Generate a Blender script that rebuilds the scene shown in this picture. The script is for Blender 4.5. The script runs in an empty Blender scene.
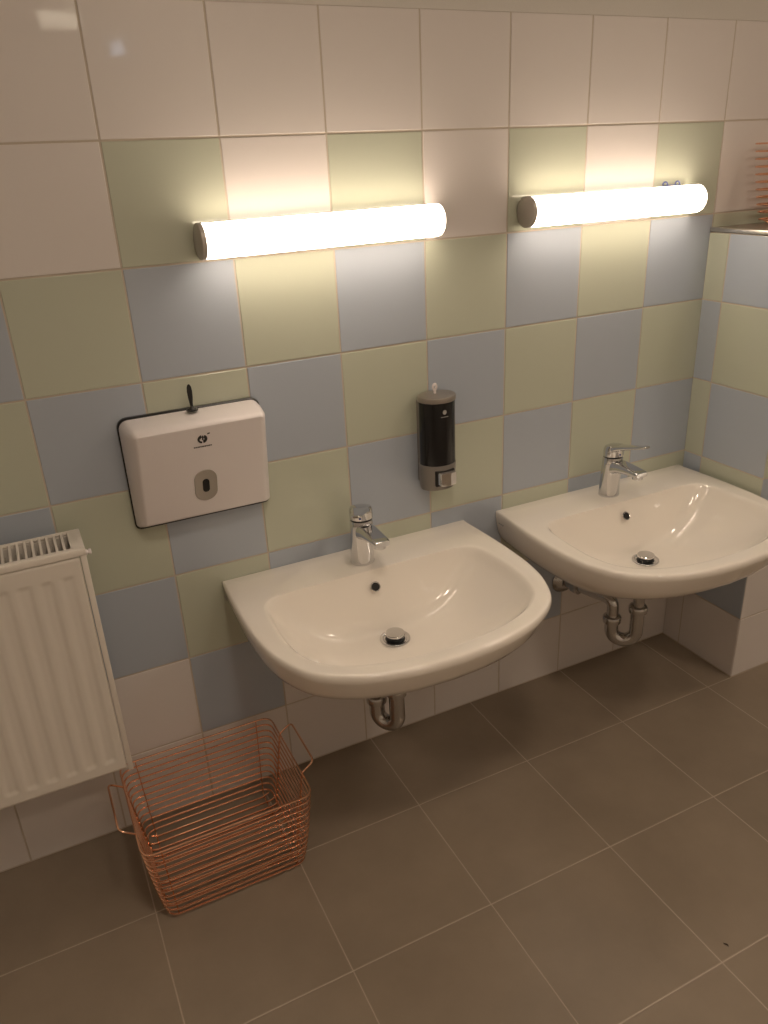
import bpy, bmesh, math, random
from mathutils import Vector, Matrix
random.seed(7)
SC = bpy.context.scene
COL = SC.collection

# ------------------------------------------------------------------ camera
cam_d = bpy.data.cameras.new('camera')
cam = bpy.data.objects.new('camera', cam_d)
COL.objects.link(cam)
R = Matrix(((0.8968, -0.4402, -0.0443), (-0.2157, -0.3477, -0.9125), (0.3863, 0.8279, -0.4067)))
rot = Matrix((R[0], -R[1], -R[2])).transposed()
cam.matrix_world = Matrix.Translation((-0.2092, -1.4755, 1.3453)) @ rot.to_4x4()
cam_d.sensor_fit = 'VERTICAL'
cam_d.sensor_height = 24.0
cam_d.lens = 24.0 * 784.81 / 1024.0
cam_d.clip_start = 0.02
SC.camera = cam

# ------------------------------------------------------------------ light / exposure
LAMP_RGB = (1.0, 0.83, 0.66)
LAMP_POWER = 13.0
CEILING_POWER = 40.0
w = bpy.data.worlds.new('world'); SC.world = w; w.use_nodes = True
w.node_tree.nodes['Background'].inputs[0].default_value = (0.02, 0.018, 0.016, 1)
w.node_tree.nodes['Background'].inputs[1].default_value = 0.1
SC.view_settings.view_transform = 'Standard'
SC.view_settings.look = 'None'
SC.view_settings.gamma = 1.0
SC.view_settings.use_curve_mapping = False
SC.view_settings.exposure = 0.12

# ------------------------------------------------------------------ materials
def mat(name, rgb, rough=0.5, metal=0.0, spec=0.5, emit=None, estr=0.0, bump=None, var=None, coat=0.0, trans=0.0):
    m = bpy.data.materials.new(name); m.use_nodes = True
    nt = m.node_tree; b = nt.nodes['Principled BSDF']
    b.inputs['Base Color'].default_value = (*rgb, 1)
    b.inputs['Roughness'].default_value = rough
    b.inputs['Metallic'].default_value = metal
    b.inputs['Specular IOR Level'].default_value = spec
    b.inputs['Coat Weight'].default_value = coat
    b.inputs['Transmission Weight'].default_value = trans
    if emit:
        b.inputs['Emission Color'].default_value = (*emit, 1)
        b.inputs['Emission Strength'].default_value = estr
    tc = nt.nodes.new('ShaderNodeTexCoord')
    if var:
        n = nt.nodes.new('ShaderNodeTexNoise'); n.inputs['Scale'].default_value = var[0]; n.inputs['Detail'].default_value = 4
        mx = nt.nodes.new('ShaderNodeMix'); mx.data_type = 'RGBA'
        mx.inputs[6].default_value = (*[c * (1 - var[1]) for c in rgb], 1)
        mx.inputs[7].default_value = (*[min(1, c * (1 + var[1])) for c in rgb], 1)
        nt.links.new(tc.outputs['Object'], n.inputs['Vector'])
        nt.links.new(n.outputs['Fac'], mx.inputs[0]); nt.links.new(mx.outputs[2], b.inputs['Base Color'])
    if bump:
        n = nt.nodes.new('ShaderNodeTexNoise'); n.inputs['Scale'].default_value = bump[0]; n.inputs['Detail'].default_value = bump[2] if len(bump) > 2 else 2
        bp = nt.nodes.new('ShaderNodeBump'); bp.inputs['Strength'].default_value = 1.0; bp.inputs['Distance'].default_value = bump[1]
        nt.links.new(tc.outputs['Object'], n.inputs['Vector'])
        nt.links.new(n.outputs['Fac'], bp.inputs['Height']); nt.links.new(bp.outputs['Normal'], b.inputs['Normal'])
    return m

TB = (22.0, 0.00022, 1)
M_white = mat('white_tile', (0.75, 0.70, 0.67), 0.06, bump=TB, var=(3, .02))
M_green = mat('green_tile', (0.54, 0.565, 0.455), 0.07, bump=TB, var=(3, .03))
M_blue = mat('blue_tile', (0.44, 0.488, 0.56), 0.07, bump=TB, var=(3, .03))
M_grout = mat('grout', (0.56, 0.485, 0.40), 0.9)
M_paint = mat('wall_paint', (0.66, 0.63, 0.58), 0.8, bump=(200, .0004))
M_ceil = mat('ceiling_paint', (0.80, 0.78, 0.74), 0.9)
M_ceramic = mat('ceramic', (0.91, 0.85, 0.775), 0.09, coat=0.4)
M_chrome = mat('chrome', (0.68, 0.68, 0.69), 0.07, metal=1)
M_chromed = mat('old_chrome', (0.55, 0.54, 0.53), 0.16, metal=1)
M_copper = mat('copper_wire', (0.93, 0.55, 0.37), 0.16, metal=1)
M_black = mat('black_plastic', (0.012, 0.012, 0.013), 0.3)
M_dark = mat('dark_gap', (0.01, 0.009, 0.008), 0.7)
M_plastic = mat('white_plastic', (0.82, 0.765, 0.76), 0.32)
M_window = mat('smoked_window', (0.40, 0.36, 0.31), 0.35)
M_greyp = mat('grey_plastic', (0.235, 0.215, 0.195), 0.34, metal=0.35)
M_lid = mat('lid_metal', (0.40, 0.36, 0.32), 0.3, metal=0.8)
M_smoke = mat('smoked_tank', (0.008, 0.008, 0.009), 0.16)
M_cap = mat('lamp_cap', (0.50, 0.46, 0.41), 0.35, metal=0.2)
M_rad = mat('radiator_enamel', (0.80, 0.745, 0.675), 0.35)
M_radin = mat('radiator_inside', (0.45, 0.40, 0.34), 0.5)
M_steel = mat('brushed_steel', (0.62, 0.58, 0.53), 0.28, metal=1, bump=(300, .0002))
M_shelf = mat('shelf_top', (0.30, 0.25, 0.20), 0.25, var=(8, .08))
M_bluep = mat('blue_plastic', (0.10, 0.12, 0.28), 0.35)
M_mark = mat('printed_mark', (0.03, 0.028, 0.028), 0.5)
M_marklt = mat('light_mark', (0.36, 0.34, 0.32), 0.4)
M_lamp = mat('lit_diffuser', (0.9, 0.9, 0.88), 0.4, emit=LAMP_RGB, estr=LAMP_POWER)
M_warmspot = mat('warm_spot_glow', (.9, .9, .85), .5, emit=(1, .86, .66), estr=5.0)  # warm glow of the panel added for a mirrored spot
M_bluespot = mat('blue_spot_glow', (.6, .7, .9), .4, emit=(.62, .78, 1.0), estr=3.5)  # bluish glow of the panel added for a mirrored spot
M_inner = mat('lamp_inner', (.10, .09, .08), 0.6)
M_clamp = mat('lit_shade', (0.9, 0.9, 0.88), 0.5, emit=LAMP_RGB, estr=CEILING_POWER)
M_crumb = mat('dark_crumb', (0.05, 0.03, 0.02), 0.8)
M_back = mat('plain_wall', (0.80, 0.76, 0.71), 0.6)

# floor: large matt stone-look tiles
def floor_material():
    m = bpy.data.materials.new('floor_tiles'); m.use_nodes = True
    nt = m.node_tree; N = nt.nodes; L = nt.links; b = N['Principled BSDF']
    tc = N.new('ShaderNodeTexCoord'); sp = N.new('ShaderNodeSeparateXYZ'); L.new(tc.outputs['Object'], sp.inputs[0])
    def mth(op, a, c=None, d=None):
        n = N.new('ShaderNodeMath'); n.operation = op
        for i, v in enumerate((a, c, d)):
            if v is None: continue
            if isinstance(v, (int, float)): n.inputs[i].default_value = v
            else: L.new(v, n.inputs[i])
        return n.outputs[0]
    S = 0.2984
    u = mth('DIVIDE', mth('ADD', sp.outputs[0], 0.1852 + 10 * S), S)
    v = mth('DIVIDE', mth('ADD', sp.outputs[1], 0.2577 + 10 * S), S)
    def edge(t):
        f = mth('FRACT', t); return mth('MINIMUM', f, mth('SUBTRACT', 1.0, f))
    e = mth('MINIMUM', edge(u), edge(v))
    mask = mth('SUBTRACT', 1.0, mth('SMOOTH_MIN', 1.0, mth('DIVIDE', e, 0.0074), 0.25))
    mask = mth('MAXIMUM', mask, 0.0)
    cb = N.new('ShaderNodeCombineXYZ'); L.new(mth('FLOOR', u), cb.inputs[0]); L.new(mth('FLOOR', v), cb.inputs[1])
    wn = N.new('ShaderNodeTexWhiteNoise'); wn.noise_dimensions = '3D'; L.new(cb.outputs[0], wn.inputs['Vector'])
    ns = N.new('ShaderNodeTexNoise'); ns.inputs['Scale'].default_value = 6; ns.inputs['Detail'].default_value = 5; ns.inputs['Roughness'].default_value = .6
    L.new(tc.outputs['Object'], ns.inputs['Vector'])
    f = mth('ADD', mth('MULTIPLY', ns.outputs['Fac'], 0.8), mth('MULTIPLY', wn.outputs['Value'], 0.18))
    mx = N.new('ShaderNodeMix'); mx.data_type = 'RGBA'
    mx.inputs[6].default_value = (0.20, 0.158, 0.118, 1); mx.inputs[7].default_value = (0.36, 0.288, 0.216, 1)
    L.new(f, mx.inputs[0])
    m2 = N.new('ShaderNodeMix'); m2.data_type = 'RGBA'; L.new(mask, m2.inputs[0]); L.new(mx.outputs[2], m2.inputs[6])
    m2.inputs[7].default_value = (0.50, 0.405, 0.32, 1)
    L.new(m2.outputs[2], b.inputs['Base Color'])
    b.inputs['Roughness'].default_value = 0.42
    b.inputs['Specular IOR Level'].default_value = 0.45
    n2 = N.new('ShaderNodeTexNoise'); n2.inputs['Scale'].default_value = 90; n2.inputs['Detail'].default_value = 3
    L.new(tc.outputs['Object'], n2.inputs['Vector'])
    h = mth('SUBTRACT', mth('MULTIPLY', n2.outputs['Fac'], 0.25), mask)
    bp = N.new('ShaderNodeBump'); bp.inputs['Distance'].default_value = 0.0008; L.new(h, bp.inputs['Height']); L.new(bp.outputs[0], b.inputs['Normal'])
    return m
M_floor = floor_material()

# ------------------------------------------------------------------ helpers
def obj(name, bm, m, parent=None, smooth=True, loc=None, angle=35):
    bmesh.ops.recalc_face_normals(bm, faces=bm.faces)
    me = bpy.data.meshes.new(name); bm.to_mesh(me); bm.free()
    ms = m if isinstance(m, (list, tuple)) else [m]
    for x in ms: me.materials.append(x)
    if smooth:
        me.polygons.foreach_set('use_smooth', [True] * len(me.polygons))
        me.set_sharp_from_angle(angle=math.radians(angle))
    o = bpy.data.objects.new(name, me); COL.objects.link(o)
    if parent: o.parent = parent
    if loc: o.location = loc
    return o

def tag(o, label, cat, group=None, kind=None):
    o['label'] = label; o['category'] = cat
    if group: o['group'] = group
    if kind: o['kind'] = kind
    return o

def thing(name, label, cat, loc, group=None, rz=0.0):
    o = bpy.data.objects.new(name, None); COL.objects.link(o)
    o.empty_display_size = .05
    o.location = loc; o.rotation_euler = (0, 0, rz)
    return tag(o, label, cat, group)

def struct(name, bm, m, **k):
    o = obj(name, bm, m, **k); o['kind'] = 'structure'; return o

def dup(root, loc, label, rz=None):
    def cp(o, par):
        c = o.copy(); COL.objects.link(c)
        if par: c.parent = par
        for ch in list(o.children): cp(ch, c)
        return c
    r = cp(root, None); r.location = loc; r['label'] = label
    if rz is not None: r.rotation_euler = (0, 0, rz)
    return r

def box(bm, x0, x1, y0, y1, z0, z1, bev=0.0, seg=2, mi=0):
    r = bmesh.ops.create_cube(bm, size=1)
    vs = r['verts']
    for v in vs:
        v.co = Vector(((x0 + x1) / 2 + v.co.x * (x1 - x0), (y0 + y1) / 2 + v.co.y * (y1 - y0), (z0 + z1) / 2 + v.co.z * (z1 - z0)))
    fs = list({f for v in vs for f in v.link_faces})
    for f in fs: f.material_index = mi
    if bev > 0:
        es = list({e for v in vs for e in v.link_edges})
        bmesh.ops.bevel(bm, geom=es, offset=bev, segments=seg, affect='EDGES', profile=.5)

def loft(bm, rings, closed=True, caps=(True, True)):
    R_ = [[bm.verts.new(p) for p in r] for r in rings]
    n = len(R_[0])
    for a, b in zip(R_[:-1], R_[1:]):
        for i in range(n if closed else n - 1):
            j = (i + 1) % n
            bm.faces.new((a[i], a[j], b[j], b[i]))
    if closed and caps[0]: bm.faces.new(R_[0])
    if closed and caps[1]: bm.faces.new(list(reversed(R_[-1])))
    return R_

def lathe(bm, prof, c=(0, 0, 0), axis='z', n=32, caps=(True, True), m=None):
    rings = []
    for r, h in prof:
        ring = []
        for i in range(n):
            a = 2 * math.pi * i / n
            x, y = r * math.cos(a), r * math.sin(a)
            p = {'z': (x, y, h), 'y': (x, h, y), 'x': (h, x, y)}[axis]
            p = Vector(p)
            if m: p = m @ p
            ring.append(p + Vector(c))
        rings.append(ring)
    loft(bm, rings, True, caps)

def fillet(pts, r, closed=False, seg=6):
    pts = [Vector(p) for p in pts]; out = []; n = len(pts)
    for i, p in enumerate(pts):
        if not closed and i in (0, n - 1): out.append(p); continue
        a = pts[i - 1]; b = pts[(i + 1) % n]
        da = (a - p); db = (b - p)
        ang = da.angle(db)
        rr = r[i] if isinstance(r, (list, tuple)) else r
        d = min(rr / math.tan(ang / 2), da.length * .48, db.length * .48) if ang < math.pi - .01 else 0
        if d < 1e-6: out.append(p); continue
        p0 = p + da.normalized() * d; p1 = p + db.normalized() * d
        for k in range(seg + 1):
            t = k / seg
            # quadratic-ish arc
            q = p0 * (1 - t) ** 2 + p * 2 * t * (1 - t) * 1.0 + p1 * t ** 2
            out.append(q)
    return out

def tube(bm, pts, r, closed=False, n=8, caps=True):
    pts = [Vector(p) for p in pts]; N = len(pts); rings = []
    tan = []
    for i in range(N):
        a = pts[i - 1] if (closed or i > 0) else pts[i]
        b = pts[(i + 1) % N] if (closed or i < N - 1) else pts[i]
        tan.append((b - a).normalized())
    up = Vector((0, 0, 1)) if abs(tan[0].z) < .9 else Vector((0, 1, 0))
    u = (up - tan[0] * up.dot(tan[0])).normalized()
    for i in range(N):
        t = tan[i]; u = (u - t * u.dot(t)).normalized(); v = t.cross(u)
        rr = r[i] if isinstance(r, (list, tuple)) else r
        rings.append([pts[i] + (u * math.cos(2 * math.pi * k / n) + v * math.sin(2 * math.pi * k / n)) * rr for k in range(n)])
    if closed:
        rings.append(rings[0])
        loft(bm, rings, True, (False, False)); bmesh.ops.remove_doubles(bm, verts=bm.verts, dist=1e-6)
    else: loft(bm, rings, True, (caps, caps))

def rrect(w, h, r, n=6, cx=0, cy=0, rb=None):
    out = []; rt = r
    for sx, sy, a0 in ((1, 1, 0), (-1, 1, 90), (-1, -1, 180), (1, -1, 270)):
        r = rt if (sy > 0 or rb is None) else rb
        for k in range(n + 1):
            a = math.radians(a0 + 90 * k / n)
            out.append((cx + sx * (w / 2 - r) + r * math.cos(a), cy + sy * (h / 2 - r) + r * math.sin(a)))
    return out

# ------------------------------------------------------------------ tiled walls
TW = 0.2; TH = 0.20186; ZT = 7.9988 * 0.2           # tile grid: rows hang from the top line at ZT
G = 0.0016                                         # half a joint
def tile(bm, O, U, V, W_, u0, u1, v0, v1, mi, gu0=G, gu1=G, gv0=G, gv1=G):
    """pillowed tile: U,V in-plane axes, W_ outward normal; face flush with the wall plane"""
    u0 += gu0; u1 -= gu1; v0 += gv0; v1 -= gv1
    b = 0.0011; d = 0.0016
    du, dv = random.uniform(-1, 1) * .00022, random.uniform(-1, 1) * .00022
    def P(u, v, h): return O + U * u + V * v + W_ * h
    rr = []
    for inset, hh in ((0, -d), (0, -b * .9), (b * .3, -b * .3), (b, 0.0)):
        rr.append([bm.verts.new(P(a, c, hh + (du * sa + dv * sc if inset else 0)))
                   for a, c, sa, sc in ((u0 + inset, v0 + inset, -1, -1), (u1 - inset, v0 + inset, 1, -1), (u1 - inset, v1 - inset, 1, 1), (u0 + inset, v1 - inset, -1, 1))])
    for p, q in zip(rr[:-1], rr[1:]):
        for i in range(4):
            f = bm.faces.new((p[i], p[(i + 1) % 4], q[(i + 1) % 4], q[i])); f.material_index = mi
    f = bm.faces.new(rr[-1]); f.material_index = mi

def colour(c, r):
    if r <= 0 or r >= 7: return 1
    odd = (c + r) % 2
    if r == 1: return 2 if (odd and c >= 0) else 1
    if r == 6: return 1 if odd else (3 if c >= 0 else 1)
    return 2 if odd else 3
def quad(bm, ps, mi=0):
    f = bm.faces.new([bm.verts.new(p) for p in ps]); f.material_index = mi
MT = [M_grout, M_white, M_green, M_blue, M_paint]
XL, XR, YF, ZC = -1.3, 2.2, -2.5, 2.5
XB = 1.393; D1 = 0.0618; D2 = 0.1963; DB = D1 + D2; ZB = 1.1545

bm = bmesh.new()
X_, Y_, Z_ = Vector((1, 0, 0)), Vector((0, 1, 0)), Vector((0, 0, 1))
for c in range(-7, 11):
    for r in range(0, 8):
        x0 = max(c * TW, XL); x1 = min((c + 1) * TW, XR)
        if x1 - x0 < .02: continue
        z1 = ZT - r * TH; z0 = max(ZT - (r + 1) * TH, 0.002)
        tile(bm, Vector((0, 0, 0)), X_, Z_, -Y_, x0, x1, z0, z1, colour(c, r))
quad(bm, [(XL, .0011, 0), (XR, .0011, 0), (XR, .0011, ZT), (XL, .0011, ZT)], 0)
box(bm, XL, XR, 0.0, .12, ZT - .0012, ZC, mi=4)
box(bm, XL, XR, 0.02, .12, 0, ZT + .0012, mi=4)
struct('wall_back', bm, MT, smooth=False)

# half-height wall block in the right-hand corner
bm = bmesh.new()
for r in range(2, 8):
    z1 = min(ZT - r * TH, ZB); z0 = max(ZT - (r + 1) * TH, 0.002)
    tile(bm, Vector((XB, 0, 0)), -Y_, Z_, -X_, 0.0, D1, z0, z1, colour(7, r))
    tile(bm, Vector((XB, 0, 0)), -Y_, Z_, -X_, D1, DB, z0, z1, colour(8, r))
    for k in range(4):
        tile(bm, Vector((XB, -DB, 0)), X_, Z_, -Y_, k * TW, min((k + 1) * TW, XR - XB), z0, z1, colour(9 + k, r))
box(bm, XB + .0011, XR, -DB + .0011, -.0005, 0, ZB - .0005, mi=0)
struct('wall_corner', bm, MT, smooth=False)

bm = bmesh.new(); box(bm, XL - .1, XR + .1, YF - .1, .12, -.1, 0); struct('floor', bm, M_floor, smooth=False)
bm = bmesh.new(); box(bm, XL - .1, XR + .1, YF - .1, .12, ZC, ZC + .1); struct('ceiling', bm, M_ceil, smooth=False)
bm = bmesh.new(); box(bm, XL - .1, XL, YF, .0, 0, ZC); struct('wall_left', bm, M_back, smooth=False)
bm = bmesh.new(); box(bm, XR, XR + .1, YF, .0, 0, ZC); struct('wall_right', bm, M_back, smooth=False)
bm = bmesh.new(); box(bm, XL, XR, YF - .1, YF, 0, ZC); struct('wall_front', bm, M_back, smooth=False)

# round ceiling lamps of the room, the third added as fill (behind and above the viewer; seen only as reflections and light)
def build_ceiling(loc, label):
    root = thing('ceiling_lamp', label, 'lamp', loc, 'round ceiling lamps')
    bm = bmesh.new()
    a = [(.150, 0), (.150, -.080), (.142, -.080), (.142, -.008)]
    lathe(bm, a, n=40); obj('lamp_housing', bm, M_inner, root)  # deep dark skirt, shaped to keep lamp light off the upper wall
    bm = bmesh.new(); lathe(bm, [(.1405, -.004), (.1405, -.014), (.130, -.0150), (.09, -.0155), (.02, -.0156)], n=40); obj('lamp_shade', bm, M_clamp, root)
    return root
build_ceiling((.06, -1.30, ZC), 'round ceiling lamp above the left basin side')
build_ceiling((1.85, -1.30, ZC), 'round ceiling lamp towards the right-hand wall')
build_ceiling((.75, -2.15, ZC), 'unseen round fill lamp added farthest from the basins')  # extra lamp added to lift the dim area below the basins

# unseen glowing panels added on the wall opposite the basins: their glow shows as two spots in the upper left tiles
root = thing('spot_reflection_source', 'unseen glowing panels added opposite the basins, mirrored as spots in the upper left tiles', 'lamp', (.285, YF, 1.93))
bm = bmesh.new(); box(bm, -.10, .10, .001, .030, -.035, .035, .006); obj('lamp_housing', bm, M_cap, root)
bm = bmesh.new(); box(bm, -.088, .072, .029, .034, -.024, .022, .004); obj('lamp_shade', bm, M_warmspot, root)
bm = bmesh.new(); box(bm, .160, .260, .001, .022, -.140, -.050, .006); mo = obj('blue_spot_housing', bm, M_cap, root)
bm = bmesh.new(); box(bm, .177, .243, .021, .025, -.123, -.067, .003); obj('blue_spot_panel', bm, M_bluespot, mo)  # added glowing panel behind the bluish mirrored spot

# ------------------------------------------------------------------ wash basins
def cat_curve(ctrl, n=14):
    """Catmull-Rom through the control points (open)."""
    P = [Vector(c).to_3d() if len(c) == 2 else Vector(c) for c in ctrl]; out = []
    for i in range(len(P) - 1):
        p0 = P[i - 1] if i else P[0] * 2 - P[1]; p1 = P[i]; p2 = P[i + 1]; p3 = P[i + 2] if i + 2 < len(P) else P[-1] * 2 - P[-2]
        for k in range(n):
            t = k / n
            out.append(.5 * ((2 * p1) + (p2 - p0) * t + (2 * p0 - 5 * p1 + 4 * p2 - p3) * t * t + (3 * p1 - p0 - 3 * p2 + p3) * t ** 3))
    out.append(P[-1]); return out
half_out = [(.298, 0), (.303, -.08), (.306, -.18), (.302, -.27), (.286, -.342), (.249, -.410), (.178, -.458), (.09, -.483), (0, -.490)]
half_in = [(0, -.117), (.10, -.117), (.19, -.118), (.232, -.127), (.252, -.150), (.259, -.200), (.261, -.27), (.255, -.325), (.234, -.375), (.190, -.413), (.125, -.438), (.06, -.449), (0, -.452)]
def closed_curve(half):
    h = cat_curve(half)
    return h + [Vector((-p.x, p.y, 0)) for p in reversed(h) if abs(p.x) > 1e-6]
OUT = closed_curve(half_out); INN = closed_curve(half_in)
CC = Vector((0, -.24, 0))
def cast(poly, a):
    d = Vector((math.cos(a), math.sin(a), 0)); best = None
    n = len(poly)
    for i in range(n):
        p = poly[i] - CC; q = poly[(i + 1) % n] - CC; e = q - p
        den = d.x * e.y - d.y * e.x
        if abs(den) < 1e-12: continue
        t = (p.x * e.y - p.y * e.x) / den; s = (p.x * d.y - p.y * d.x) / den
        if t > 0 and -1e-6 <= s <= 1 + 1e-6: best = t if best is None else max(best, t)
    return CC + d * best
ca = math.atan2(.24, .298)
angs = []
NA = 168
for i in range(NA): angs.append(2 * math.pi * i / NA)
for t in (ca, math.pi - ca):
    j = min(range(NA), key=lambda k: abs(angs[k] - t)); angs[j] = t
def build_basin():
    root = thing('wash_basin', 'white ceramic wash basin on the left, with the wire basket below its left side', 'sink', (0.391, 0, 0.003), 'wall-hung wash basins')
    bm = bmesh.new(); rings = []
    O = [cast(OUT, a) for a in angs]; I = [cast(INN, a) for a in angs]
    ZR = .549
    # underside, shrinking towards the wall centre
    for s, z in ((.22, .402), (.45, .404), (.62, .412), (.74, .424), (.83, .439), (.90, .456), (.945, .473), (.972, .492), (.988, .512), (.997, .530), (1.0, .538)):
        rings.append([Vector((p.x * s, -.001 if p.y > -1e-4 else p.y * (s - (.07 * (1 - s) + .008 * (s < .99)) * min(1, -p.y / .4)), z + (.006 * min(1, (.540 - z) / .03) * min(1, max(0, -p.y - .1) / .3)))) for p in O])
    for ins, z in ((.0004, .5425), (.0014, .5458), (.0032, .5480), (.0065, ZR)):
        rings.append([Vector((p.x * (1 - ins * 1.5), -.001 if ins < .006 else -.0045, z)) if p.y > -.002 else (p + (CC - p).normalized() * ins).to_3d() + Vector((0, 0, z)) for p in O])
    for t in (.25, .5, .75, .93):
        rings.append([Vector((o.x + (i.x - o.x) * t, o.y + (i.y - o.y) * t, ZR - .0006 * t)) for o, i in zip([Vector((p.x * .99, -.0045, 0)) if p.y > -.002 else p + (CC - p).normalized() * .0065 for p in O], I)])
    D = Vector((0.004, -.206, 0)); zb = .4225
    RD = .036
    for k, t in enumerate((1.0, .985, .965, .94, .91, .87, .82, .76, .69, .61, .52, .43, .34, .25, .17, .10, .05, 0.0, -.12)):
        ring = []
        for a, p in zip(angs, I):
            dv = (p - D); dist = dv.length; d_ = dv.normalized()
            back = max(0, d_.y) ** 1.6
            side = 1 - abs(d_.y)
            pw = 2.35 * (1 - back) + 1.25 * back + .4 * side
            q = D + d_ * (RD + (dist - RD) * max(t, -.12) if t >= 0 else RD * .86)
            if t >= 0:
                core = zb + (.5480 - zb) * (t ** pw)
                # soft shoulder where the bowl meets the rim
                lim = .5482
                kk = .0085
                h = max(0.0, kk - abs(core - (lim - .004))) / kk
                z = min(core, lim - .004) - h * h * kk * .25
                z = z + (.5478 - z) * max(0, (t - .94) / .06) ** 2
            else: z = zb - .0015
            ring.append(Vector((q.x, q.y, z)))
        rings.append(ring)
    loft(bm, rings, True, (True, True))
    b = obj('basin_body', bm, M_ceramic, root, angle=50)
    # overflow hole in the back slope of the bowl
    bm = bmesh.new()
    nrm = Vector((0, -.80, .60)).normalized()
    mm = nrm.to_track_quat('Z', 'Y').to_matrix()
    lathe(bm, [(.0105, -.001), (.0110, .0012), (.0100, .0018), (.0088, .0010)], (-.004, -.1365, .5165), n=24, m=mm, caps=(True, False))
    o = obj('overflow_ring', bm, M_chromed, root)
    bm = bmesh.new(); lathe(bm, [(.0089, -.001), (.0089, .0006)], (-.004, -.1365, .5165), n=24, m=mm)
    obj('overflow_hole', bm, M_dark, o)
    # waste: flange, dark gap, pop-up plug
    bm = bmesh.new(); lathe(bm, [(.0325, .4225), (.0318, .4252), (.029, .4258), (.0255, .4246), (.0235, .4220)], (.004, -.206, 0), n=40, caps=(True, False))
    d = obj('drain', bm, M_chrome, root)
    bm = bmesh.new(); lathe(bm, [(.0240, .4218), (.0240, .4224), (.0185, .4226), (.0185, .4340)], (.004, -.206, 0), n=32)
    obj('plug_stem', bm, M_black, d)
    bm = bmesh.new(); lathe(bm, [(.0195, .4330), (.0206, .4342), (.0206, .4372), (.0196, .4384), (.010, .4389), (.002, .4390)], (.004, -.206, 0), n=40)
    obj('drain_plug', bm, M_chrome, d)
    # small printed maker's mark on the left flank near the wall
    bm = bmesh.new()
    for k, w_ in enumerate((.002, .0016, .0022, .0014, .002)):
        y = -.020 - k * .0042
        box(bm, -.3020, -.3001, y - w_, y, .5215, .5245)
    mk = obj('maker_mark', bm, M_marklt, root, smooth=False)
    return root
basin = build_basin()
basin2 = dup(basin, (1.079, 0, 0.0045), 'white ceramic wash basin on the right, fitted against the tiled corner block')

# ------------------------------------------------------------------ faucets
def build_faucet(loc, lever_yaw, label):
    root = thing('faucet', label, 'faucet', loc, 'single-lever chrome faucets'); root.scale = (1.08, 1.0, 1.0)
    Z0 = 0.0
    bm = bmesh.new()
    rings = []
    n = 36
    for z, rx, ry, cy in ((0, .0245, .0245, 0), (.002, .0250, .0250, 0), (.005, .0242, .0242, 0), (.03, .0234, .0238, -.0005), (.06, .0230, .0238, -.002), (.085, .0231, .0242, -.004), (.101, .0231, .0242, -.005), (.1035, .0222, .0232, -.005)):
        rings.append([Vector((rx * math.cos(2 * math.pi * i / n), cy + ry * math.sin(2 * math.pi * i / n), z)) for i in range(n)])
    loft(bm, rings)
    obj('faucet_body', bm, M_chrome, root)
    bm = bmesh.new(); rings = []
    for y, z0, z1, wd in ((-.004, .056, .099, .037), (-.022, .062, .0995, .037), (-.038, .071, .0990, .037), (-.065, .0765, .0968, .0355), (-.092, .0795, .0945, .034), (-.105, .0797, .0932, .033), (-.109, .081, .0915, .030)):
        h = z1 - z0; rings.append([Vector((px, y, py)) for px, py in rrect(wd, h, min(h, wd) * .38, 5, 0, (z0 + z1) / 2)])
    loft(bm, rings)
    sp = obj('spout', bm, M_chrome, root)
    bm = bmesh.new(); lathe(bm, [(.0120, .082), (.0120, .0730), (.0105, .0722), (.0098, .0735)], (0, -.094, 0), n=24)
    ae = obj('aerator', bm, M_chrome, sp)
    bm = bmesh.new(); lathe(bm, [(.0098, .0733), (.0098, .0724)], (0, -.094, 0), n=20); obj('aerator_mesh', bm, M_dark, ae)
    # lever and its round head turn together about the body axis
    Mz = Matrix.Rotation(lever_yaw, 3, 'Z'); off = Vector((0, -.006, 0))
    bm = bmesh.new(); lathe(bm, [(.0200, .1025), (.0200, .108)], (0, -.006, 0), n=28); obj('cartridge_collar', bm, M_black, root)
    bm = bmesh.new(); rings = []
    for z, r, cy in ((.1055, .0205, 0), (.1070, .0232, 0), (.118, .0238, .0), (.128, .0234, -.0005), (.1335, .0205, -.001), (.1358, .0130, -.001), (.1364, .004, -.001)):
        rings.append([Vector((r * math.cos(2 * math.pi * i / n), cy + r * math.sin(2 * math.pi * i / n), z + .16 * (-(r * math.sin(2 * math.pi * i / n))) * (1 if z > .11 else .3))) for i in range(n)])
    loft(bm, rings)
    for v in bm.verts: v.co = Mz @ v.co + off
    hd = obj('lever_head', bm, M_chrome, root)
    bm = bmesh.new(); rings = []
    for y, zc, wd, h in ((.004, .1260, .032, .014), (-.014, .1285, .040, .016), (-.03, .1340, .033, .0125), (-.055, .1420, .026, .0095), (-.085, .1510, .0225, .0078), (-.102, .1560, .0205, .0070), (-.109, .1580, .0165, .0055), (-.1115, .1588, .010, .0035)):
        rings.append([Vector((px, y, py)) for px, py in rrect(wd, h, h * .42, 4, 0, zc)])
    loft(bm, rings)
    for v in bm.verts: v.co = Mz @ v.co + off
    obj('lever', bm, M_chrome, hd)
    bm = bmesh.new(); lathe(bm, [(.0026, -.0232), (.0026, -.0241), (.001, -.0243)], (0, 0, .114), axis='y', n=14)
    for v in bm.verts: v.co = Mz @ v.co + off
    obj('temperature_dot', bm, M_bluep, hd)
    return root
build_faucet((.389, -.071, .5515), -0.47, 'chrome faucet on the left basin, lever swung towards the viewer')
build_faucet((1.079, -.064, .553), 0.0, 'chrome faucet on the right basin, lever pointing straight out over the spout')

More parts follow.
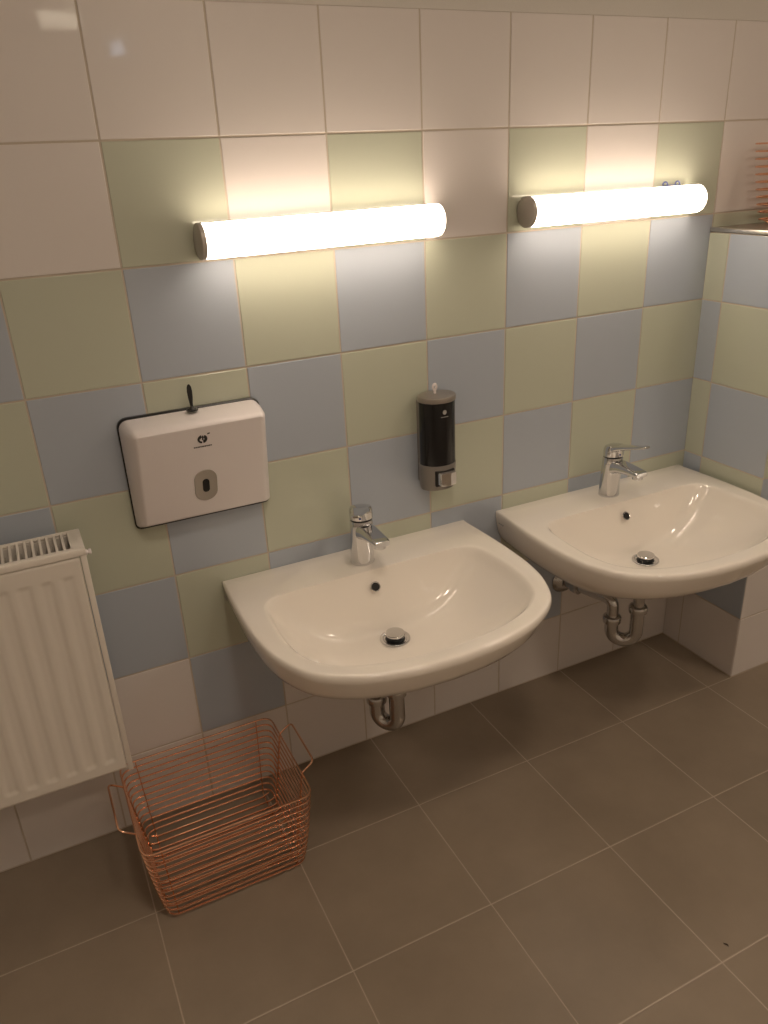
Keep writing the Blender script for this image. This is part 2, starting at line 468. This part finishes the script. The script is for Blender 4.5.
# ------------------------------------------------------------------ drain traps
def build_trap(loc, p2, wall, label):
    """loc = under the waste; p2 = local xy of second leg; wall = local xy of the wall outlet"""
    root = thing('drain_trap', label, 'pipe', (loc[0], loc[1], 0), 'chrome traps under the basins')
    zt = .412; zu = .190; zo = .298
    a = Vector((0, 0, 0)); b = Vector((p2[0], p2[1], 0)); w_ = Vector((wall[0], wall[1], 0))
    bm = bmesh.new(); tube(bm, [(0, 0, zt), (0, 0, .27)], .0150, n=20); obj('tailpipe', bm, M_chromed, root)
    # U bend
    mid = (a + b) / 2; rad = (b - a).length / 2; d = (b - a).normalized()
    pts = [Vector((0, 0, .290))]; zc = zu + rad
    for k in range(17):
        t = math.pi * k / 16
        pts.append(mid - d * rad * math.cos(t) + Vector((0, 0, zc - rad * math.sin(t))))
    pts.append(b + Vector((0, 0, .256)))
    bm = bmesh.new(); tube(bm, pts, .0175, n=24); ub = obj('u_bend', bm, M_chromed, root)
    for q, z in ((a, .286), (b, .250)):
        bm = bmesh.new(); lathe(bm, [(.0176, z - .012), (.0225, z - .009), (.0235, z - .003), (.0235, z + .004), (.0215, z + .008), (.0165, z + .010)], tuple(q), n=28)
        obj('slip_nut', bm, M_chromed, root)
    dirw = (w_ - b)
    p = [b + Vector((0, 0, .256)), b + Vector((0, 0, zo + .006)), w_ + Vector((0, -.002, zo))]
    bm = bmesh.new(); tube(bm, fillet(p, .034, seg=10), .0150, n=20); obj('outlet_pipe', bm, M_chromed, root)
    bm = bmesh.new(); lathe(bm, [(.036, -.0015), (.036, -.004), (.030, -.012), (.022, -.018), (.0165, -.020)], (w_.x, -loc[1], zo), axis='y', n=32)
    obj('wall_rosette', bm, M_chromed, root)
    q = w_ + (b - w_) * .30
    dr = (b - w_).normalized(); mm = dr.to_track_quat('Z', 'Y').to_matrix()
    bm = bmesh.new(); lathe(bm, [(.0152, -.012), (.0215, -.010), (.0225, 0), (.0215, .010), (.0152, .012)], (q.x, q.y, zo + .002), n=24, m=mm)
    obj('outlet_nut', bm, M_chromed, root)
    return root
build_trap((.396, -.197), (-.030, .042), (-.066, .197), 'chrome u-shaped drain trap hanging below the left basin')
build_trap((1.082, -.199), (-.046, .040), (-.082, .199), 'chrome u-shaped drain trap below the right basin, its outlet pipe running to the wall')

# ------------------------------------------------------------------ tube lamps
def build_lamp(loc, label):
    root = thing('wall_lamp', label, 'lamp', loc, 'lit tube lamps on the tiled wall')
    L0, L1 = -.237, .247
    bm = bmesh.new(); box(bm, L0 + .01, L1 - .01, -.030, -.0005, -.0285, .0285, .004, 3); obj('mounting_base', bm, M_cap, root)
    def prof(s=1.0):
        out = []
        for k in range(29):
            a = math.radians(-78 + 156 * k / 28)
            out.append((-.0335 - .031 * s * math.cos(a), .031 * s * math.sin(a)))
        return out
    bm = bmesh.new(); rings = []
    for x, s in ((L0 + .0075, 1.0), (L1 - .012, 1.0), (L1 - .006, .99), (L1 - .002, .95), (L1 - .0008, .90)):
        rings.append([Vector((x, y, z)) for y, z in prof(s)])
    loft(bm, rings); obj('diffuser', bm, M_lamp, root)
    for x0, x1, side in ((L0 - .001, L0 + .0078, -1), (L1 - .0010, L1 + .0015, 1)):
        bm = bmesh.new(); rings = []
        sc = ((x0, .93), (x0 + .0015, 1.0), (x1, 1.02)) if side < 0 else ((x0, .86), (x1 - .0008, .86), (x1, .80))
        for x, s in sc: rings.append([Vector((x, min(-.0335 - .031 * s * math.cos(a), -.0008), .031 * s * math.sin(a))) for a in [2 * math.pi * i / 40 for i in range(40)]])
        loft(bm, rings); obj('end_cap', bm, M_cap, root)
    return root
lamp = build_lamp((.368, 0, 1.2345), 'lit white tube lamp above the left basin and soap dispenser')
lamp2 = dup(lamp, (1.059, 0, 1.2368), 'lit white tube lamp above the right basin, with a blue clip on top')
lamp.rotation_euler = (0, -.008, 0)

# blue clip lying on top of the right lamp, against the wall
bm = bmesh.new()
for x in (1.2225, 1.2600):
    pts = [Vector((x + .0065 * math.cos(t), -.012, 1.2705 + .0050 * math.sin(t))) for t in [2 * math.pi * k / 14 for k in range(14)]]
    tube(bm, pts, .0018, closed=True, n=8)
tube(bm, [(1.228, -.012, 1.2678), (1.2545, -.012, 1.2678)], .0014, n=8)
clip = obj('plastic_clip', bm, M_bluep); tag(clip, 'small blue plastic clip with two loops tucked behind the right lamp', 'clip')

# ------------------------------------------------------------------ paper towel dispenser
root = thing('paper_towel_dispenser', 'white plastic paper towel dispenser with a black back plate on the tiled wall', 'dispenser', (.0785, 0, .7105))
H = .2245
bm = bmesh.new()
rings = []
for y, s in ((-.0005, 0), (-.007, 0), (-.009, .0015)):
    rings.append([Vector((px, y, py)) for px, py in rrect(.274 - 2 * s, H - 2 * s, .018, 6, 0, H / 2, rb=.012)])
loft(bm, rings); obj('back_plate', bm, M_black, root)
bm = bmesh.new(); rings = []
# cover: wedge deeper at the top; (inset, depth fraction)
def cov(y_top, y_bot, inl, inr, int_, inb, rad):
    pts = rrect(.270 - inl - inr, H - .006 - int_ - inb, rad, 6, (inl - inr) / 2, (H - .006) / 2 + .003 + (inb - int_) / 2, rb=min(rad, .010) * .7)
    out = []
    for px, pz in pts:
        t = pz / H; out.append(Vector((px, y_bot + (y_top - y_bot) * t, pz)))
    return out
for yt, yb, s, st, sb, rad in ((-.009, -.009, 0, 0, .004, .018), (-.030, -.018, .0010, .0005, .006, .018), (-.070, -.025, .0065, .004, .0085, .014), (-.084, -.0280, .0110, .007, .010, .011), (-.0905, -.0305, .0142, .0100, .0115, .008), (-.0935, -.0320, .0170, .0130, .0130, .006), (-.0945, -.0325, .021, .017, .016, .005)):
    rings.append(cov(yt, yb, s, s, st, sb, rad))
loft(bm, rings, caps=(False, True))
cover = obj('cover', bm, M_plastic, root, angle=28)
TILT = math.atan2((.0945 - .0325), H)                          # the front leans out towards its top
FT = Matrix.Rotation(-TILT, 4, 'X')
def front(o, z, lift=0.0):
    """place local XZ-plane art (facing -y) on the leaning front at height z"""
    t = z / H; y = -.0325 - ((.0945 - .0325)) * t
    o.location = (0, y - lift, z); o.rotation_euler = (TILT, 0, 0)
def plate(bm, outline, y0, y1):
    loft(bm, [[Vector((x, y0, z)) for x, z in outline], [Vector((x, y1, z)) for x, z in outline]])
# sight window
bm = bmesh.new()
loft(bm, [[Vector((x, .001, z)) for x, z in rrect(.044, .071, .0215, 8)], [Vector((x, -.0012, z)) for x, z in rrect(.044, .071, .0215, 8)], [Vector((x, -.0018, z)) for x, z in rrect(.0425, .0695, .0205, 8)],
          [Vector((x, -.0014, z)) for x, z in rrect(.040, .067, .0195, 8)]])
wi = obj('sight_window', bm, M_window, root); front(wi, .083)
bm = bmesh.new(); plate(bm, rrect(.0130, .030, .0064, 6), -.001, -.0022); obj('window_slot', bm, M_dark, wi)
# emblem: broken ring with an upright bar, a tick at its upper right, and a line of tiny print
bm = bmesh.new()
def arc(bm, r0, r1, a0, a1, cx=0, cz=0, n=18, y0=-.0002, y1=-.0007):
    o_ = [(cx + r1 * math.cos(math.radians(a0 + (a1 - a0) * k / n)), cz + r1 * math.sin(math.radians(a0 + (a1 - a0) * k / n))) for k in range(n + 1)]
    i_ = [(cx + r0 * math.cos(math.radians(a0 + (a1 - a0) * k / n)), cz + r0 * math.sin(math.radians(a0 + (a1 - a0) * k / n))) for k in range(n, -1, -1)]
    plate(bm, o_ + i_, y0, y1)
arc(bm, .0046, .0078, 105, 262); arc(bm, .0030, .0078, -80, 62); arc(bm, .0030, .0046, 100, 175)
plate(bm, [(-.0006, -.002), (.0016, -.002), (.0016, .0062), (-.0006, .0062)], -.0002, -.0007)
plate(bm, [(.0078, .0074), (.0118, .0080), (.0122, .0100), (.0086, .0096)], -.0002, -.0007)
x = -.0145
for wdt in (.0026, .0022, .0028, .0020, .0026, .0024, .0020, .0026, .0022):
    plate(bm, [(x, -.0150), (x + wdt, -.0150), (x + wdt, -.0130), (x, -.0130)], -.0002, -.0007); x += wdt + .0009
for v in bm.verts: v.co.x *= 1.18; v.co.z *= 1.15
em = obj('emblem', bm, M_mark, root, smooth=False); front(em, .184)
# key in the top lock
bm = bmesh.new(); lathe(bm, [(.011, 0), (.011, .002), (.006, .004), (.003, .008)], (0, -.030, .2255), n=24)
kb = obj('lock_key', bm, M_black, root)
bm = bmesh.new(); rings = []
for z, a_, b_ in ((.232, .0028, .0022), (.240, .0032, .0020), (.250, .0044, .0020), (.262, .0050, .0020), (.270, .0042, .0019), (.2745, .0022, .0014), (.2755, .0006, .0005)):
    rings.append([Vector((a_ * math.cos(2 * math.pi * k / 16), -.030 + b_ * math.sin(2 * math.pi * k / 16), z)) for k in range(16)])
loft(bm, rings); obj('key_grip', bm, M_black, kb)

# ------------------------------------------------------------------ soap dispenser
root = thing('soap_dispenser', 'grey wall soap dispenser with a black tank and push button, above the left basin', 'dispenser', (.600, 0, .669))
root.scale = (1, 1, 1.075)
def dsec(hw, dep, flat=.036, n=28, y0=-.010):
    """D-shaped section: flat at the back, elliptical front"""
    out = []
    for k in range(2 * n):
        a = math.pi + math.pi * k / n
        y = (dep - flat) * math.sin(a)
        if y > 0: y *= (flat + y0) / (dep - flat)
        out.append((hw * math.cos(a), -flat + y))
    return out
def dloft(name, levels, m, par, **k):
    bm = bmesh.new(); loft(bm, [[Vector((x, y, z)) for x, y in dsec(hw, dep, y0=yy)] for z, hw, dep, yy in levels]); return obj(name, bm, m, par, **k)
bm = bmesh.new(); box(bm, -.032, .032, -.016, -.0005, .010, .186, .003); obj('back_plate', bm, M_greyp, root)
dloft('lower_housing', [(.000, .036, .058, -.002), (.002, .0395, .064, -.002), (.010, .0415, .069, -.002), (.0565, .0430, .0735, -.002), (.0575, .0425, .073, -.002)], M_greyp, root)
dloft('tank', [(.050, .0418, .0718, -.011), (.190, .0418, .0718, -.011)], M_smoke, root)
dloft('lid', [(.189, .0420, .0735, -.002), (.190, .0432, .0748, -.002), (.1975, .0434, .0750, -.002), (.1995, .0425, .0740, -.003), (.2005, .0405, .071, -.005), (.2008, .036, .064, -.007)], M_lid, root)
bm = bmesh.new(); rings = []
# angular push button: two front facets
for z, s in ((.0145, .86), (.0165, 1), (.038, 1), (.040, .9)):
    rings.append([Vector((x * s, y, z)) for x, y in ((-.0165, -.064), (-.0165, -.083), (-.0145, -.0865), (.002, -.0895), (.004, -.0895), (.0155, -.0865), (.0165, -.083), (.0165, -.064))])
loft(bm, rings); pb = obj('push_button', bm, M_chrome, root); pb.location = (.0005, .001, .0030); pb.scale = (1.22, 1, 1.06)
bm = bmesh.new(); box(bm, -.0195, .0185, -.074, -.0665, .011, .042, .001); o = obj('button_recess', bm, M_dark, pb); 
bm = bmesh.new(); lathe(bm, [(.0048, -.0712), (.0048, -.0724), (.004, -.0728)], (0.0, 0, .1705), axis='y', n=20)
for v in bm.verts: v.co.y += .0006
box(bm, -.0090, .0085, -.0722, -.0708, .1603, .1615)
obj('emblem', bm, M_marklt, root)
bm = bmesh.new()
pts = [Vector((.0040 * math.cos(t), -.030, .2135 + .0058 * math.sin(t))) for t in [2 * math.pi * k / 18 for k in range(18)]]
tube(bm, pts, .0028, closed=True, n=8)
tube(bm, [(0, -.030, .2005), (0, -.030, .209)], .0030, n=10)
k_ = obj('lock_key', bm, M_plastic, root)
k_['label'] = 'small white plastic key in the lid'

# ------------------------------------------------------------------ radiator
RX0, RX1, RZ0, RZ1, RYF, RYB = -1.10, -.1625, .268, .757, -.142, -.046
root = thing('radiator', 'white enamelled panel radiator with a slotted top grille on the left of the wall', 'radiator', (-.163, 0, 0))
def P_(bm):                                           # world to radiator-local
    for v in bm.verts: v.co.x += .163
    return bm
bm = bmesh.new()
# pressed front panel
NX, NZ = 620, 60
x0, x1 = RX0, RX1 - .011; z0, z1 = RZ0 + .004, RZ1 - .013
zs = []
for k in range(NZ + 1): zs.append(z0 + (z1 - z0) * k / NZ)
def sm(e0, e1, v):
    t = max(0, min(1, (v - e0) / (e1 - e0))); return t * t * (3 - 2 * t)
ps = .0352; grid = []
for iz in range(NZ * 2 + 1):
    z = z0 + (z1 - z0) * iz / (NZ * 2); row = []
    for ix in range(NX + 1):
        x = x0 + (x1 - x0) * ix / NX
        u = (((x1 - .012) - x) / ps) % 1.0                     # 0..1 across one flute
        prof = sm(.02, .34, u) * (1 - sm(.56, .92, u))         # pressed-in water channel
        inside = x < x1 - .012
        env = sm(z0 + .024, z0 + .032, z) * (1 - sm(z1 - .040, z1 - .033, z))
        y = RYF + (.0026 * prof * env if inside else 0)
        e = min(x1 - x, z1 - z, z - z0)
        if e < .003: y += .003 - math.sqrt(max(0, .003 ** 2 - (.003 - e) ** 2))
        row.append(bm.verts.new((x, y, z)))
    grid.append(row)
for a, b in zip(grid[:-1], grid[1:]):
    for i in range(NX): bm.faces.new((a[i], a[i + 1], b[i + 1], b[i]))
# return edge at the right, top and bottom
for seq in ([r[-1] for r in grid], grid[-1], grid[0]):
    back = [bm.verts.new((v.co.x, RYF + .016, v.co.z)) for v in seq]
    for i in range(len(seq) - 1): bm.faces.new((seq[i], seq[i + 1], back[i + 1], back[i]))
obj('front_panel', P_(bm), M_rad, root, angle=60)
bm = bmesh.new(); box(bm, RX0, RX1 - .012, RYB - .012, RYB, RZ0 + .004, RZ1 - .006, .002); obj('back_panel', P_(bm), M_rad, root)
bm = bmesh.new()
for k in range(105):
    xx = RX1 - .014 - k * .0088
    if xx < RX0 + .01: break
    box(bm, xx - .0012, xx, RYF + .018, RYB - .014, RZ0 + .03, RZ1 - .020)
box(bm, RX0 + .01, RX1 - .012, RYF + .018, RYB - .013, RZ0 + .2, RZ0 + .21)
obj('convector_fins', P_(bm), M_radin, root, smooth=False)
# side cover
bm = bmesh.new()
box(bm, RX1 - .0035, RX1, RYF + .003, RYB, RZ0 - .001, RZ1 - .006, .0012)
box(bm, RX1 - .0100, RX1, RYF - .0005, RYF + .004, RZ0 - .001, RZ1 - .012, .0012)
obj('side_cover', P_(bm), M_rad, root)
# top grille
bm = bmesh.new()
yf, yb = RYF + .002, RYB
box(bm, RX0, RX1 + .0005, yf - .003, yf + .012, RZ1 - .005, RZ1, .0015)
box(bm, RX0, RX1 + .0005, yf - .0035, yf - .001, RZ1 - .0125, RZ1 - .001, .001)
box(bm, RX0, RX1 + .0005, yb - .010, yb, RZ1 - .005, RZ1, .0015)
box(bm, RX1 - .022, RX1 + .0005, yf + .010, yb - .008, RZ1 - .005, RZ1, .0015)
box(bm, RX1 - .002, RX1 + .0005, yf, yb, RZ1 - .016, RZ1 - .002, .0008)
k = 0
while RX1 - .0295 - k * .01240 > RX0:
    xx = RX1 - .0295 - k * .01240
    box(bm, xx - .0045, xx, yf + .009, yb - .007, RZ1 - .006, RZ1 - .0006, .0006, 1); k += 1
obj('top_grille', P_(bm), M_rad, root)
bm = bmesh.new(); lathe(bm, [(.0055, 0), (.0055, .003), (.0035, .004), (.0035, .006), (.0052, .0065), (.0052, .0095), (.004, .0105)], (RX1, RYF + .024, RZ1 - .018), axis='x', n=20)
obj('air_vent', P_(bm), M_plastic, root)
for bx in (-1.0, -.24):
    for bz in (.33, .70):
        bm = bmesh.new(); box(bm, bx - .015, bx + .015, RYB, -.0005, bz - .02, bz + .02, .002)
        obj('wall_bracket', P_(bm), M_rad, root)

# ------------------------------------------------------------------ copper wire baskets
def build_basket(name, label, loc, L, D, Hh, nl, rz=0.0, taper=.020, nb=11, hy=.070, hout=.030, ups=True):
    """L along local x, D along local y, origin at bottom centre"""
    root = thing(name, label, 'basket', loc, 'copper wire baskets', rz)
    r = .0020
    bm = bmesh.new()
    for k in range(nl):
        f = k / (nl - 1); z = .0120 + (Hh - .0120) * f
        tp = taper * (f ** .85)
        sh = -.002 * (1 - f) ** 3                       # lowest loops tuck in
        a = L / 2 + tp + sh * 2; b = D / 2 + tp * .6 + sh * 2
        pts = fillet([(-a, -b, z), (a, -b, z), (a, b, z), (-a, b, z)], .026, True, 6)
        tube(bm, pts, r, closed=True, n=8)
    obj('wire_loops', bm, M_copper, root)
    bm = bmesh.new()
    for k in range(nb):
        y = -D / 2 + .020 + (D - .040) * k / (nb - 1)
        e = L / 2 - (.004 if 0 < k < nb - 1 else .016)
        pts = fillet([(-e - .004, y, .0120), (-e + .012, y, .0030 + r), (e - .012, y, .0030 + r), (e + .004, y, .0120)], .02, False, 4)
        tube(bm, pts, r, n=8)
    obj('bottom_wires', bm, M_copper, root)
    rs = .0021
    for s in ((-1, 1) if ups else ()):                                   # U-shaped uprights, front-under-back
        x = s * (L / 2 - .024)
        bt, bb = D / 2 + taper * .6 - .003, D / 2 - .010
        bm = bmesh.new(); tube(bm, fillet([(x + s * .010, -bt, Hh), (x, -bb, rs * .9 + .0004), (x, bb, rs * .9 + .0004), (x + s * .010, bt, Hh)], .012, False, 5), rs * .62, n=8)
        obj('upright', bm, M_copper, root)
    for s in (-1, 1):                                   # side uprights running up into the handle
        at, ab = L / 2 + taper - .001, L / 2 - .008
        bm = bmesh.new()
        pts = [(s * ab, -hy, rs), (s * (at + .002), -hy, Hh), (s * (at + hout), -hy, Hh + .020), (s * (at + hout), hy, Hh + .020), (s * (at + .002), hy, Hh), (s * ab, hy, rs)]
        tube(bm, fillet(pts, [0, .006, .014, .014, .006, 0], False, 6), rs, n=10)
        obj('handle', bm, M_copper, root)
    return root
build_basket('wire_basket', 'copper wire basket with two handles standing on the floor beside the radiator', (-.0190, -.171, 0), .297, .252, .197, 13, nb=12)

# ------------------------------------------------------------------ shelf on the corner block and the basket on it
sh = thing('shelf', 'brown shelf top with a brushed metal edge on the tiled corner block', 'shelf', (XB, 0, ZB))
bm = bmesh.new(); box(bm, .004, XR - XB - .0005, -DB - .006, -.0008, 0, .0105, .001); obj('shelf_board', bm, M_shelf, sh)
bm = bmesh.new(); box(bm, -.0015, .006, -DB - .010, -.0008, .001, .0115, .002, 3); obj('edge_trim', bm, M_steel, sh)
bm = bmesh.new(); box(bm, .006, XR - XB - .0005, -DB - .010, -DB - .004, .001, .0115, .0015, 3); obj('edge_trim', bm, M_steel, sh)
build_basket('wire_basket', 'copper wire basket on the brown shelf, cut off by the right picture edge', (1.588, -.135, ZB + .0118), .200, .190, .180, 11, rz=math.pi / 2, hy=.02, ups=False)

# ------------------------------------------------------------------ crumb on the floor
bm = bmesh.new(); rings = []
for k in range(7):
    t = k / 6; rr = .0016 * math.sin(math.pi * (t * .9 + .05))
    c = Vector((.0012 * math.sin(t * 5), .010 * (t - .5), .0016))
    rings.append([c + Vector((rr * math.cos(2 * math.pi * j / 8), 0, rr * .9 * math.sin(2 * math.pi * j / 8))) for j in range(8)])
loft(bm, rings)
c = obj('crumb', bm, M_crumb, loc=(.7433, -.8325, 0)); c.rotation_euler = (0, 0, .2)
tag(c, 'tiny dark crumb lying on the floor tiles near the lower right corner', 'crumb')
